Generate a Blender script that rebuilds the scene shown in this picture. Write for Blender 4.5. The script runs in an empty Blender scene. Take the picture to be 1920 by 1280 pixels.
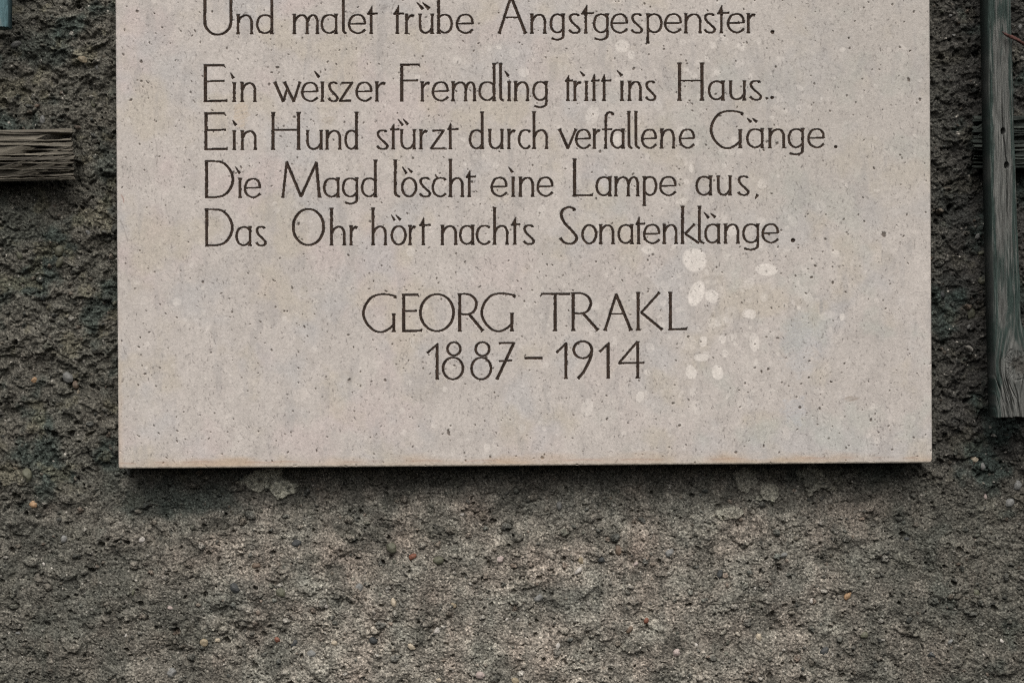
import bpy, math, random
import numpy as np

# ------------------------------------------------------------------ camera, world, sun, exposure
SC = bpy.context.scene
COL = SC.collection
S = 0.0005            # metres per photo pixel in the plane of the plaque's face
YF = -0.037           # the plaque's face
DIST = 1.60           # camera to the plaque's face
CY = YF - DIST
ZC = 1.70             # height of the camera above the pavement

cam = bpy.data.cameras.new("camera")
cam.sensor_width = 36.0
cam.lens = 36.0 * DIST / (1920 * S)
cam.clip_start = 0.01
cam.clip_end = 100.0
cam_o = bpy.data.objects.new("camera", cam)
cam_o.location = (0, CY, ZC)
cam_o.rotation_euler = (math.radians(90), 0, 0)
COL.objects.link(cam_o)
SC.camera = cam_o

SUN_EL, SUN_AZ = math.radians(50), math.radians(-6)     # azimuth off the wall's normal, to the left
world = bpy.data.worlds.new("World")
SC.world = world
world.use_nodes = True
wn, wl = world.node_tree.nodes, world.node_tree.links
bg = wn["Background"]
sky = wn.new("ShaderNodeTexSky")
sky.sky_type = 'NISHITA'
sky.sun_disc = False
sky.sun_elevation = SUN_EL
sky.sun_rotation = math.pi + SUN_AZ
sky.dust_density = 6.0
hs = wn.new("ShaderNodeHueSaturation")
hs.inputs["Saturation"].default_value = 0.30
wl.new(sky.outputs[0], hs.inputs["Color"])
wl.new(hs.outputs[0], bg.inputs["Color"])
bg.inputs["Strength"].default_value = 0.07

sun = bpy.data.lights.new("sun", 'SUN')
sun.energy = 1.5
sun.angle = math.radians(52)
sun.color = (1.0, 0.955, 0.90)
sun_o = bpy.data.objects.new("sun", sun)
sun_o.rotation_euler = (math.pi / 2 - SUN_EL, 0, SUN_AZ)
sun_o.location = (-0.3, -3, 5)
COL.objects.link(sun_o)

SC.view_settings.view_transform = 'Standard'
SC.view_settings.look = 'None'
SC.view_settings.gamma = 1.0
SC.view_settings.exposure = 0.62
SC.cycles.use_denoising = False
SC.cycles.filter_width = 1.15
SC.cycles.max_bounces = 6

# ------------------------------------------------------------------ helpers
def P(px, py, y):
    """photo pixel at depth y -> world"""
    k = S * (y - CY) / DIST
    return (px - 960.0) * k, y, ZC - (py - 640.0) * k

_TAB = np.random.RandomState(7)
_PERM = _TAB.permutation(4096)
_GA = _TAB.rand(4096) * 2 * np.pi
_GX, _GY = np.cos(_GA).astype(np.float32), np.sin(_GA).astype(np.float32)

def noise(x, y, seed=0):
    """gradient noise, about -1..1"""
    x = np.asarray(x, np.float32) + 311.7 * seed
    y = np.asarray(y, np.float32) + 173.3 * seed
    xi, yi = np.floor(x).astype(np.int32), np.floor(y).astype(np.int32)
    fx, fy = x - xi, y - yi
    u, v = fx * fx * fx * (fx * (fx * 6 - 15) + 10), fy * fy * fy * (fy * (fy * 6 - 15) + 10)
    def g(ix, iy, dx, dy):
        h = _PERM[(_PERM[ix & 4095] + iy) & 4095]
        return _GX[h] * dx + _GY[h] * dy
    a = g(xi, yi, fx, fy); b = g(xi + 1, yi, fx - 1, fy)
    c = g(xi, yi + 1, fx, fy - 1); d = g(xi + 1, yi + 1, fx - 1, fy - 1)
    return 1.5 * ((a + (b - a) * u) + ((c + (d - c) * u) - (a + (b - a) * u)) * v)

def fbm(x, y, wl, octs=3, seed=0, gain=0.5):
    s, amp = 0, 1.0
    for k in range(octs):
        s = s + amp * noise(x / wl, y / wl, seed + 11 * k)
        wl *= 0.5; amp *= gain
    return s

def sstep(a, b, x):
    t = np.clip((x - a) / (b - a), 0, 1)
    return t * t * (3 - 2 * t)

def mesh_from(name, verts, quads, mat, parent=None, smooth=True, col=None, ngons=()):
    me = bpy.data.meshes.new(name)
    verts = np.ascontiguousarray(verts, np.float32).reshape(-1, 3)
    quads = np.ascontiguousarray(quads, np.int32).reshape(-1, 4)
    nl = quads.size + sum(len(n) for n in ngons)
    me.vertices.add(len(verts)); me.vertices.foreach_set("co", verts.ravel())
    me.loops.add(nl)
    me.polygons.add(len(quads) + len(ngons))
    li = quads.ravel()
    starts = np.arange(len(quads), dtype=np.int32) * 4
    if ngons:
        li = np.concatenate([li] + [np.asarray(n, np.int32) for n in ngons])
        p = quads.size; ex = []
        for n in ngons:
            ex.append(p); p += len(n)
        starts = np.concatenate([starts, np.asarray(ex, np.int32)])
    me.loops.foreach_set("vertex_index", np.ascontiguousarray(li, np.int32))
    me.polygons.foreach_set("loop_start", np.ascontiguousarray(starts, np.int32))
    me.update(calc_edges=True)
    me.validate()
    me.polygons.foreach_set("use_smooth", np.full(len(me.polygons), smooth, bool))
    if col is not None:
        at = me.attributes.new("col", 'FLOAT_COLOR', 'POINT')
        c = np.ones((len(verts), 4), np.float32)
        c[:, :3] = np.asarray(col, np.float32).reshape(-1, 3)
        at.data.foreach_set("color", c.ravel())
    me.materials.append(mat)
    o = bpy.data.objects.new(name, me)
    COL.objects.link(o)
    if parent is not None:
        o.parent = parent
    return o

def grid_quads(ny, nx):
    i = np.arange(ny * nx, dtype=np.int32).reshape(ny, nx)
    return np.stack([i[:-1, :-1], i[1:, :-1], i[1:, 1:], i[:-1, 1:]], -1).reshape(-1, 4)

def closed_board(name, G, colr, rings, mat, parent=None):
    """a front grid G (ny,nx,3; row 0 on top) closed by RINGS of (outward mm, back y) and a back face"""
    ny, nx = G.shape[:2]
    q = [grid_quads(ny, nx)]
    V = [G.reshape(-1, 3)]; C = [colr.reshape(-1, 3)]
    idx = np.arange(ny * nx).reshape(ny, nx)
    loop = np.concatenate([idx[0, :-1], idx[:-1, -1], idx[-1, :0:-1], idx[:0:-1, 0]])
    base = G.reshape(-1, 3)[loop]
    cx = base[:, [0, 2]]
    t = np.roll(cx, -1, 0) - np.roll(cx, 1, 0)
    nrm = np.stack([-t[:, 1], t[:, 0]], 1)
    nrm /= np.maximum(np.linalg.norm(nrm, axis=1, keepdims=True), 1e-9)
    ctr = cx.mean(0)
    if ((cx - ctr) * nrm).sum() < 0:
        nrm = -nrm
    prev = loop; n = ny * nx; m = len(loop)
    lc = colr.reshape(-1, 3)[loop]
    for out, yb in rings:
        w = base.copy()
        w[:, 0] += nrm[:, 0] * out; w[:, 2] += nrm[:, 1] * out
        w[:, 1] = yb if yb > 0.5 or yb < 0 else base[:, 1] + yb
        cur = np.arange(n, n + m); n += m
        V.append(w); C.append(lc)
        q.append(np.stack([prev, np.roll(prev, -1), np.roll(cur, -1), cur], 1))
        prev = cur
    return mesh_from(name, np.concatenate(V), np.concatenate(q), mat, parent, True,
                     np.concatenate(C), ngons=[prev])

def thing(o, label, cat, group=None):
    o["label"] = label; o["category"] = cat
    if group: o["group"] = group
    return o

def empty(name, loc):
    o = bpy.data.objects.new(name, None)
    o.location = loc
    COL.objects.link(o)
    return o

def material(name, rough=0.9, spec=0.25, grain=None, bump=None, flat=None):
    """base colour from the mesh's own colour attribute (or FLAT), times sand-sized grain, plus a fine bump"""
    m = bpy.data.materials.new(name)
    m.use_nodes = True
    nt = m.node_tree; N, L = nt.nodes, nt.links
    b = N["Principled BSDF"]
    b.inputs["Roughness"].default_value = rough
    b.inputs["Specular IOR Level"].default_value = spec
    tc = N.new("ShaderNodeTexCoord")
    if flat is None:
        at = N.new("ShaderNodeAttribute"); at.attribute_name = "col"
        c = at.outputs["Color"]
    else:
        rgb = N.new("ShaderNodeRGB"); rgb.outputs[0].default_value = (*flat, 1)
        c = rgb.outputs[0]
    for kind, scale, lo, hi, stretch in (grain or []):
        mp = N.new("ShaderNodeMapping"); mp.inputs["Scale"].default_value = stretch
        L.new(tc.outputs["Object"], mp.inputs["Vector"])
        if kind == 'voronoi':
            t = N.new("ShaderNodeTexVoronoi"); t.inputs["Scale"].default_value = scale
            L.new(mp.outputs[0], t.inputs["Vector"])
            sp = N.new("ShaderNodeSeparateColor"); L.new(t.outputs["Color"], sp.inputs[0])
            f = sp.outputs[0]; a0, a1 = 0.0, 1.0
        else:
            t = N.new("ShaderNodeTexNoise"); t.inputs["Scale"].default_value = scale
            t.inputs["Detail"].default_value = 4.0
            t.inputs["Roughness"].default_value = 0.65
            L.new(mp.outputs[0], t.inputs["Vector"])
            f = t.outputs["Fac"]; a0, a1 = 0.3, 0.7
        r = N.new("ShaderNodeMapRange")
        r.inputs["From Min"].default_value = a0; r.inputs["From Max"].default_value = a1
        r.inputs["To Min"].default_value = lo; r.inputs["To Max"].default_value = hi
        L.new(f, r.inputs["Value"])
        mx = N.new("ShaderNodeMix"); mx.data_type = 'RGBA'; mx.blend_type = 'MULTIPLY'
        mx.inputs["Factor"].default_value = 1.0
        L.new(c, mx.inputs["A"]); L.new(r.outputs[0], mx.inputs["B"])
        c = mx.outputs["Result"]
    L.new(c, b.inputs["Base Color"])
    if bump:
        scale, dist, stretch = bump
        mp = N.new("ShaderNodeMapping"); mp.inputs["Scale"].default_value = stretch
        L.new(tc.outputs["Object"], mp.inputs["Vector"])
        t = N.new("ShaderNodeTexNoise"); t.inputs["Scale"].default_value = scale
        t.inputs["Detail"].default_value = 3.0
        L.new(mp.outputs[0], t.inputs["Vector"])
        bp = N.new("ShaderNodeBump"); bp.inputs["Strength"].default_value = 0.8
        bp.inputs["Distance"].default_value = dist
        L.new(t.outputs["Fac"], bp.inputs["Height"])
        L.new(bp.outputs[0], b.inputs["Normal"])
    return m

ONE = (1, 1, 1)
M_WALL = material("roughcast", 0.95, 0.15,
                  [('voronoi', 640, 0.45, 1.55, ONE), ('noise', 330, 0.72, 1.28, ONE), ('noise', 90, 0.82, 1.18, ONE)],
                  (620, 0.0013, ONE))
M_STONE = material("limestone", 0.75, 0.3,
                   [('voronoi', 800, 0.94, 1.06, ONE), ('noise', 420, 0.91, 1.09, ONE), ('noise', 120, 0.95, 1.05, ONE)],
                   (900, 0.00012, ONE))
M_PAINT = material("letter_paint", 0.7, 0.25, [('noise', 260, 0.45, 1.9, ONE), ('noise', 900, 0.6, 1.6, ONE)], (700, 0.0002, ONE), flat=(0.038, 0.026, 0.0195))
M_PEB = material("pebble_stone", 0.6, 0.35, [('noise', 700, 0.78, 1.2, ONE), ('noise', 200, 0.85, 1.15, ONE)], (600, 0.0003, ONE))
M_LATH = material("weathered_lath", 0.9, 0.2, [('noise', 500, 0.6, 1.4, (0.08, 1, 1))], (500, 0.0006, (0.1, 1, 1)))
M_PLANK = material("weathered_plank", 0.85, 0.25, [('noise', 600, 0.62, 1.38, (1, 1, 0.07))], (700, 0.0005, (1, 1, 0.08)))
M_TWIG = material("twig_bark", 0.75, 0.3, [('noise', 300, 0.6, 1.4, ONE)], (500, 0.0004, ONE))

# ------------------------------------------------------------------ the wall
def axis(lo, fine_lo, fine_hi, hi, step, grow=1.25):
    a = list(np.arange(fine_lo, fine_hi + step, step))
    s = step
    left = []; x = a[0]
    while x > lo:
        s = min(s * grow, 60); x -= s; left.append(x)
    s = step; right = []; x = a[-1]
    while x < hi:
        s = min(s * grow, 60); x += s; right.append(x)
    return np.array(left[::-1] + a + right, np.float32)

WX = axis(-1500, -40, 1960, 3420, 1.30)
WY = axis(-1000, -30, 1310, 2400, 1.30)
PX, PY = np.meshgrid(WX, WY)
nyw, nxw = PX.shape
fine = (sstep(-120, -30, PX) * (1 - sstep(1950, 2050, PX)) * sstep(-120, -20, PY) * (1 - sstep(1300, 1400, PY))).astype(np.float32)

wob = fbm(PX, PY, 260, 3, 1)
side = np.maximum(1 - sstep(190, 330, PX + 40 * wob), sstep(1690, 1790, PX + 40 * wob))
upper = 1 - sstep(840, 1000, PY + 70 * wob)
rough = np.clip(side * upper + 0.30 * sstep(1650, 1850, PX + 60 * wob), 0, 1)
rough = np.maximum(rough, 1 - sstep(860, 930, PY + 25 * wob)) * 1.0

H = 2.2 * fbm(PX, PY, 330, 2, 2)
# torn, lumpy coat at the sides: clods and crevices, combed by the trowel on the left
wx = PX + 10 * noise(PX / 30, PY / 30, 3) + 5 * noise(PX / 11, PY / 11, 76); wy = PY + 10 * noise(PX / 30, PY / 30, 4) + 5 * noise(PX / 11, PY / 11, 77)
def ridged(x, y, wl, octs, seed, gain=.58):
    t, amp = 0, 1.0
    for k in range(octs):
        t = t + amp * (np.abs(noise(x / wl, y / wl, seed + k)) - .25)
        wl *= .53; amp *= gain
    return t
ca, sa = math.cos(math.radians(-24)), math.sin(math.radians(-24))
rx, ry = ca * wx + sa * wy, -sa * wx + ca * wy
comb = np.abs(noise(rx / 46 + 0.6 * wob, ry / 15, 8)) + 0.5 * np.abs(noise(rx / 22, ry / 7.5, 9))
combm = sstep(-0.1, 0.35, noise(PX / 170, PY / 170, 10) + .5 * np.exp(-((PY - 640) / 170) ** 2) * (PX < 960))
def plate(x, y, wl, seed, w=.13):
    return sstep(-w, w, noise(x / wl, y / wl, seed))
H_rough = 1.05 * (3.2 * plate(wx, wy * 1.15, 78, 130) + 2.6 * plate(wx, wy * 1.2, 40, 131) + 1.5 * plate(wx, wy * 1.2, 21, 132, .2)
           + 2.2 * fbm(wx, wy, 60, 4, 140, .6) + 3.0 * comb * combm)
# sandy, pitted coat below: nearly flat, roughened by its grit
H_sand = 4.0 * fbm(wx, wy, 105, 3, 150) + 1.5 * fbm(wx, wy, 38, 4, 160, .6) + 1.2 * plate(wx, wy, 27, 167, .25) * sstep(-.3, .3, noise(PX / 90, PY / 90, 168)) + 1.7 * plate(wx, wy, 64, 165, .2) * sstep(-.1, .4, noise(PX / 130, PY / 130, 166))
H += H_rough * rough + H_sand * (1 - rough)
H += (0.42 * noise(PX / 6.5, PY / 6.5, 15) + 0.66 * noise(PX / 3.1, PY / 3.1, 16)) * fine
ticks = noise(wx / 7.5, wy / 8.0, 19) + .25 * noise(wx / 3.5, wy / 3.5, 83)
H -= 2.6 * sstep(0.60, 0.76, ticks) * fine

# colour of the mortar: sandy grey in the middle, darker and mossy towards the sides
tone = fbm(PX, PY, 190, 4, 20)
C = np.empty(PX.shape + (3,), np.float32)
C[:] = (0.212, 0.194, 0.165)
C *= (1 + 0.20 * tone + .16 * fbm(PX, PY, 46, 3, 84))[..., None]
C *= (1 + 0.16 * noise(PX / 26, PY / 26, 21) + 0.16 * noise(PX / 10, PY / 10, 22) + 0.22 * noise(PX / 4, PY / 4, 78))[..., None]
def mixc(mask, rgb):
    global C
    C += (np.asarray(rgb, np.float32) - C) * np.clip(mask, 0, 1)[..., None]
warm = fbm(PX, PY, 90, 3, 23)
C *= 1 + warm[..., None] * np.array((0.07, 0.0, -0.01), np.float32)
side_tone = np.clip(1 - sstep(120, 620, PX + 110 * tone) * (1 - sstep(1400, 1840, PX + 110 * tone)), 0, 1)
mixc(0.74 * side_tone, (0.072, 0.071, 0.060))  # darker tone towards both sides
for (gx, gy, ga, gb) in ((330, 935, 150, 42), (40, 430, 75, 45), (200, 300, 34, 60), (80, 90, 60, 50), (1800, 385, 60, 70), (1780, 540, 40, 50), (470, 1120, 60, 40), (1050, 1120, 70, 40), (1460, 1100, 60, 50)):
    g_ = 1 - sstep(.35, 1.1, np.hypot((PX - gx) / ga, (PY - gy) / gb) + .45 * fbm(PX, PY, 50, 4, 89))
    mixc((.72 if gy < 1000 else .45) * g_, (0.030, 0.045, 0.041) if gy < 1000 else (0.080, 0.086, 0.078))
run = sstep(.15, .6, noise(PX / 17, PY / 420, 85) + .5 * noise(PX / 60, PY / 300, 86)) * sstep(870, 940, PY)
mixc(0.30 * run, (0.085, 0.088, 0.076))
mixc(0.70 * rough * (0.75 + 0.5 * tone), (0.060, 0.058, 0.048))
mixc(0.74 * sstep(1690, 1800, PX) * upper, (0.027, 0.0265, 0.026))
moss = sstep(0.10, 0.60, fbm(PX, PY, 105, 4, 24)) * np.clip(rough + 0.35 * side_tone, 0, 1)
mixc(0.66 * moss, (0.030, 0.046, 0.041))
lich = sstep(0.25, 0.65, fbm(PX, PY, 60, 4, 79)) * np.clip(rough + .2, 0, 1) * (1 - .7 * sstep(1690, 1750, PX))
mixc(0.40 * lich, (0.135, 0.125, 0.085))
plaque_shade = (1 - sstep(885, 990, PY + 45 * fbm(PX, PY, 80, 3, 25)))  # shadow below the plaque, deepened in the wall's own colour
mixc(0.50 * plaque_shade * (1 - side), (0.056, 0.058, 0.052))
dark = sstep(.12, .6, fbm(PX, PY, 75, 4, 87)) * (1 - rough)
mixc(.60 * dark, (0.070, 0.070, 0.060))
# single sand grains, light and dark
gr = noise(PX / 3.0, PY / 3.0, 81)
C *= (1 + 0.70 * sstep(.25, .65, gr) - 0.50 * sstep(.25, .65, -gr))[..., None]

# smears of pale mortar left below the plaque
for (mx_, my_, ax, ay, hgt, sd, st_) in ((500, 898, 50, 32, 1.2, 31, .75), (527, 917, 27, 21, 1.4, 37, 1.0), (1442, 925, 26, 20, .8, 32, .45), (1530, 900, 34, 34, .4, 33, .25), (1372, 962, 34, 15, 1.4, 34, .5), (1395, 900, 30, 26, .5, 35, .3)):
    d = np.hypot((PX - mx_) / ax, (PY - my_) / ay) + 0.42 * fbm(PX, PY, 30, 4, sd)
    mk = 1 - sstep(0.76, 0.86, d)
    H = H * (1 - .6 * mk) + (hgt + 2.2) * mk
    mixc(st_ * mk * (0.75 + 0.5 * noise(PX / 14, PY / 14, sd + 3)), (0.46, 0.45, 0.37))

rng = np.random.RandomState(5)
def stamp(cx, cy, r):
    i0, i1 = np.searchsorted(WX, (cx - r, cx + r)); j0, j1 = np.searchsorted(WY, (cy - r, cy + r))
    return slice(j0, j1), slice(i0, i1)
def visible(x, y):
    return not (238 < x < 1726 and y < 862)
# grit: small stones half sunk in the mortar, and the sockets of lost ones
GRIT = ((0.30, 0.27, 0.23), (0.42, 0.39, 0.35), (0.13, 0.13, 0.12), (0.09, 0.10, 0.095), (0.22, 0.18, 0.14), (0.17, 0.17, 0.15), (0.28, 0.21, 0.17))
def lump(x, y, r, e, a, hgt, sharp, sd):
    """an irregular patch: window, its 0..1 profile (1 inside), measured with a wobbling outline"""
    sl = stamp(x, y, r * 1.4 + 2)
    dx, dy = PX[sl] - x, PY[sl] - y
    u, v = (dx * math.cos(a) + dy * math.sin(a)) / r, (-dx * math.sin(a) + dy * math.cos(a)) / (r * e)
    d = np.hypot(u, v) + .30 * noise(PX[sl] / (r * .9), PY[sl] / (r * .9), sd) + .12 * noise(PX[sl] / (r * .35), PY[sl] / (r * .35), sd + 1)
    return sl, 1 - sstep(1 - sharp, 1.0, d)
# clods of mortar standing proud
CLODS = [(458, 1158, 36, .7, .1, 5), (1322, 985, 34, .8, .6, 3.5), (1392, 1008, 24, .7, .5, 4), (520, 1075, 24, .7, 0, 3.5), (40, 985, 30, .7, .1, 4), (470, 1190, 14, .5, 0, 4),
         (300, 985, 20, .6, 1.0, 3), (1000, 1085, 40, .5, -.5, 2.5), (1560, 1240, 40, .5, .1, 3), (1880, 1250, 30, .7, 0, 4), (1700, 1180, 26, .6, .3, 3), (640, 1030, 22, .6, .2, 3)]
for _ in range(560):
    x, y = rng.uniform(-30, 1950), rng.uniform(-20, 1300)
    rg = x < 215 and y < 930 or x > 1745 and y < 930
    if visible(x, y) and (rg or rng.rand() < .62):
        CLODS.append((x, y, rng.uniform(7, 22), rng.uniform(.5, .9), rng.uniform(-.7, .4), rng.uniform(1.2, 3.6)))
for (x, y, r, e, a, hg) in CLODS:
    sl, m_ = lump(x, y, r, e, a, hg, .35, rng.randint(200, 300))
    H[sl] += hg * m_ * (.8 + .4 * noise(PX[sl] / 9, PY[sl] / 9, 88))
    C[sl] *= (1 + rng.uniform(-.12, .14) * m_)[..., None]
# sockets of lost stones and air holes
for _ in range(3000):
    x, y = rng.uniform(-30, 1950), rng.uniform(-20, 1300)
    if not visible(x, y): continue
    r = min(1.7 + rng.exponential(1.5), 9)
    sl, m_ = lump(x, y, r, rng.uniform(.5, 1), rng.uniform(0, 3.1), 1, .45, rng.randint(200, 300))
    H[sl] -= m_ * (.8 + r * S * 1000 * rng.uniform(.9, 2.0))
# pebbles and grit half sunk in the mortar, most of them dark grey or olive
GRIT = ((0.24, 0.22, 0.185), (0.40, 0.38, 0.34), (0.10, 0.103, 0.095), (0.060, 0.066, 0.062), (0.15, 0.13, 0.105), (0.125, 0.128, 0.105), (0.085, 0.09, 0.08), (0.19, 0.15, 0.12), (0.11, 0.118, 0.105))
for _ in range(5600):
    x, y = rng.uniform(-30, 1950), rng.uniform(-20, 1300)
    if not visible(x, y): continue
    r = min(1.8 + rng.exponential(2.3), 12); e = rng.uniform(0.55, 0.95); a = rng.normal(0, .8)
    sl, m_ = lump(x, y, r, e, a, 1, .9, rng.randint(200, 300))
    H[sl] += m_ ** .6 * r * S * 1000 * rng.uniform(0.35, 0.95)
    H[sl] = np.where((m_ > 0) & (m_ < .22), H[sl] - .35 * r * S * 1000, H[sl])      # the gap round the stone
    g = np.array(GRIT[rng.randint(len(GRIT))], np.float32) * rng.uniform(.8, 1.2)
    st = rng.uniform(0.25, 0.85)
    C[sl] += (g * (0.55 + 0.45 * (1 - side_tone[sl][..., None])) - C[sl]) * (sstep(.15, .3, m_) * st)[..., None]

# quartz grains
for _ in range(1500):
    x, y = rng.uniform(-30, 1950), rng.uniform(-20, 1300)
    if not visible(x, y): continue
    r = rng.uniform(1.0, 2.6)
    sl = stamp(x, y, r + 2)
    m_ = 1 - sstep(.6, 1.0, np.hypot(PX[sl] - x, (PY[sl] - y) * rng.uniform(.8, 1.5)) / r)
    H[sl] += .5 * m_
    C[sl] += (np.array((0.48, 0.45, 0.40), np.float32) * rng.uniform(.5, 1.0) - C[sl]) * (.8 * m_)[..., None]

Y = -(H * fine + (1 - fine) * np.minimum(H, 4)) * 0.001
k = S * (0 - CY) / DIST
V = np.stack([(PX - 960) * k, Y + 0.003, ZC - (PY - 640) * k], -1)
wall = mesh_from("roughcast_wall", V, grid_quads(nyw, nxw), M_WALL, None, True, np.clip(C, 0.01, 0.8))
thing(wall, "rough pebbly grey mortar wall behind the plaque, darker and mossy at its sides", "wall")
def wall_y(px, py):
    # the wall's surface near that pixel
    i, j = np.searchsorted(WX, px), np.searchsorted(WY, py)
    return float(V[j - 3:j + 4, i - 3:i + 4, 1].mean())

# pebbles set in the mortar: each one a part of the wall
WHT, CRM, BUF, ORG, GRY, DRK, OLV, RED, PNK, BRN = ((0.50, 0.47, 0.43), (0.44, 0.38, 0.29), (0.30, 0.25, 0.17), (0.40, 0.26, 0.15),
    (0.20, 0.20, 0.19), (0.055, 0.058, 0.058), (0.12, 0.12, 0.085), (0.20, 0.085, 0.055), (0.42, 0.35, 0.32), (0.15, 0.11, 0.08))
PEBBLES = [(62.5, 945, 8, ORG), (266, 1011, 7, WHT), (30, 875, 6, CRM), (51, 891, 13, OLV), (236, 1191, 3.5, WHT), (82, 1057, 3.5, WHT),
    (319, 1139, 4.5, PNK), (383, 1204, 9, BUF), (408, 1200, 5, CRM), (584, 1225, 9, GRY), (551, 1206, 8, DRK), (520, 1199, 6, RED),
    (627, 1205, 6, CRM), (610, 1135, 5, WHT), (557, 1018, 9, DRK), (322, 1261, 10, GRY), (35, 1186, 6, GRY), (440, 1102, 9, DRK),
    (527, 1110, 10, OLV), (1049, 948, 8, GRY), (866, 964, 5, WHT), (774, 1043, 7, RED), (822, 1050, 10, OLV), (738, 1129, 8, CRM),
    (819, 1182, 7, WHT), (772, 1212, 8, CRM), (900, 1265, 9, PNK), (1046, 1210, 6, WHT), (1160, 1031, 11, BRN), (1089, 1051, 8, BUF),
    (1084, 1070, 8, WHT), (1255, 1036, 10, GRY), (1130, 1048, 8, DRK), (734, 1026, 11, OLV), (673, 1102, 9, GRY), (937, 1048, 8, PNK),
    (950, 1161, 3.5, WHT), (971, 1161, 3.5, WHT), (1192, 1057, 5, PNK), (1212, 1163, 6, RED), (851, 1134, 6, BUF), (966, 1276, 8, BUF),
    (1269, 1223, 9, PNK), (824, 1274, 6, CRM), (1827, 860, 8, CRM), (1843, 874, 6, GRY), (1847, 930, 5, PNK), (1893, 942, 9, GRY),
    (1907, 909, 10, GRY), (1522, 1126, 5, WHT), (1589, 1116, 8, ORG), (1423, 1194, 7, CRM), (1469, 1040, 7, GRY), (1747, 1227, 8, DRK),
    (1878, 1201, 4, WHT), (1782, 1202, 5, GRY), (1415, 1102, 3.5, WHT), (1305, 1208, 4, WHT), (155, 112, 8, BUF), (182, 127, 4.5, GRY),
    (30, 84, 9, GRY), (80, 226, 8, GRY), (175, 195, 8, OLV), (69, 199, 5, BRN), (128, 708, 10, GRY), (64, 712, 6, ORG), (142, 722, 8, BRN),
    (146, 735, 4, CRM), (38, 479, 9, OLV), (111, 470, 12, OLV), (166, 437, 6, GRY), (112, 492, 10, OLV), (1912, 52, 6, GRY), (1789, 67, 4, GRY),
    (1782, 30, 3.5, GRY), (1839, 475, 6, OLV), (1843, 526, 9, OLV), (1816, 613, 5, GRY), (1767, 553, 6, DRK), (1820, 587, 11, OLV),
    (1833, 443, 7, GRY), (1700, 1010, 7, DRK), (700, 1200, 8, DRK), (1010, 1120, 9, GRY), (1350, 1075, 8, DRK), (1620, 1190, 8, OLV),
    (480, 1060, 8, BRN), (250, 1110, 6, OLV), (120, 1010, 7, GRY), (1180, 1180, 7, BRN), (1545, 1220, 9, DRK), (1830, 1110, 8, OLV)]
ico_v = []
def icosphere(n=2):
    t = (1 + 5 ** .5) / 2
    v = [(-1, t, 0), (1, t, 0), (-1, -t, 0), (1, -t, 0), (0, -1, t), (0, 1, t), (0, -1, -t), (0, 1, -t), (t, 0, -1), (t, 0, 1), (-t, 0, -1), (-t, 0, 1)]
    f = [(0, 11, 5), (0, 5, 1), (0, 1, 7), (0, 7, 10), (0, 10, 11), (1, 5, 9), (5, 11, 4), (11, 10, 2), (10, 7, 6), (7, 1, 8),
         (3, 9, 4), (3, 4, 2), (3, 2, 6), (3, 6, 8), (3, 8, 9), (4, 9, 5), (2, 4, 11), (6, 2, 10), (8, 6, 7), (9, 8, 1)]
    v = [np.array(p) / np.linalg.norm(p) for p in v]
    for _ in range(n):
        cache = {}; nf = []
        def mid(a, b):
            key = (min(a, b), max(a, b))
            if key not in cache:
                p = v[a] + v[b]; v.append(p / np.linalg.norm(p)); cache[key] = len(v) - 1
            return cache[key]
        for a, b, c in f:
            ab, bc, ca_ = mid(a, b), mid(b, c), mid(c, a)
            nf += [(a, ab, ca_), (b, bc, ab), (c, ca_, bc), (ab, bc, ca_)]
        f = nf
    return np.array(v), f
IV, IF = icosphere(3)
for (px, py, r, rgb) in PEBBLES:
    a = rng.uniform(0, 3.14); ex = rng.uniform(1.0, 1.25); ez = rng.uniform(0.68, 0.95)
    s1, s2 = rng.uniform(0, 50, 2)
    # facets: clip the ball by a few random planes, as a broken pebble is
    pts = IV.copy()
    for _ in range(5):
        nrm = rng.normal(size=3); nrm /= np.linalg.norm(nrm)
        h = rng.uniform(0.66, 0.92)
        over = np.clip(pts @ nrm - h, 0, None)
        pts -= 0.85 * over[:, None] * nrm
    pts *= (1 + 0.10 * noise(pts[:, 0] * 1.7 + s1, pts[:, 2] * 1.7 + s2 + pts[:, 1])) [:, None]
    rr = r * S
    x_, y_, z_ = pts[:, 0] * ex * rr, pts[:, 1] * rr * 0.75, pts[:, 2] * ez * rr
    X_ = x_ * math.cos(a) - z_ * math.sin(a); Z_ = x_ * math.sin(a) + z_ * math.cos(a)
    yy = wall_y(px, py) + rng.uniform(-0.1, 0.35) * rr
    cx, cy, cz = P(px, py, yy)
    me = bpy.data.meshes.new("pebble")
    me.from_pydata([(cx + X_[i], cy + y_[i], cz + Z_[i]) for i in range(len(pts))], [], IF)
    me.polygons.foreach_set("use_smooth", np.ones(len(me.polygons), bool))
    at = me.attributes.new("col", 'FLOAT_COLOR', 'POINT')
    dim = 0.62 if (py < 860) else 0.85
    cc = np.ones((len(pts), 4), np.float32); cc[:, :3] = np.array(rgb) * dim
    at.data.foreach_set("color", cc.ravel())
    me.materials.append(M_PEB)
    o = bpy.data.objects.new("pebble", me); COL.objects.link(o); o.parent = wall

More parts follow.
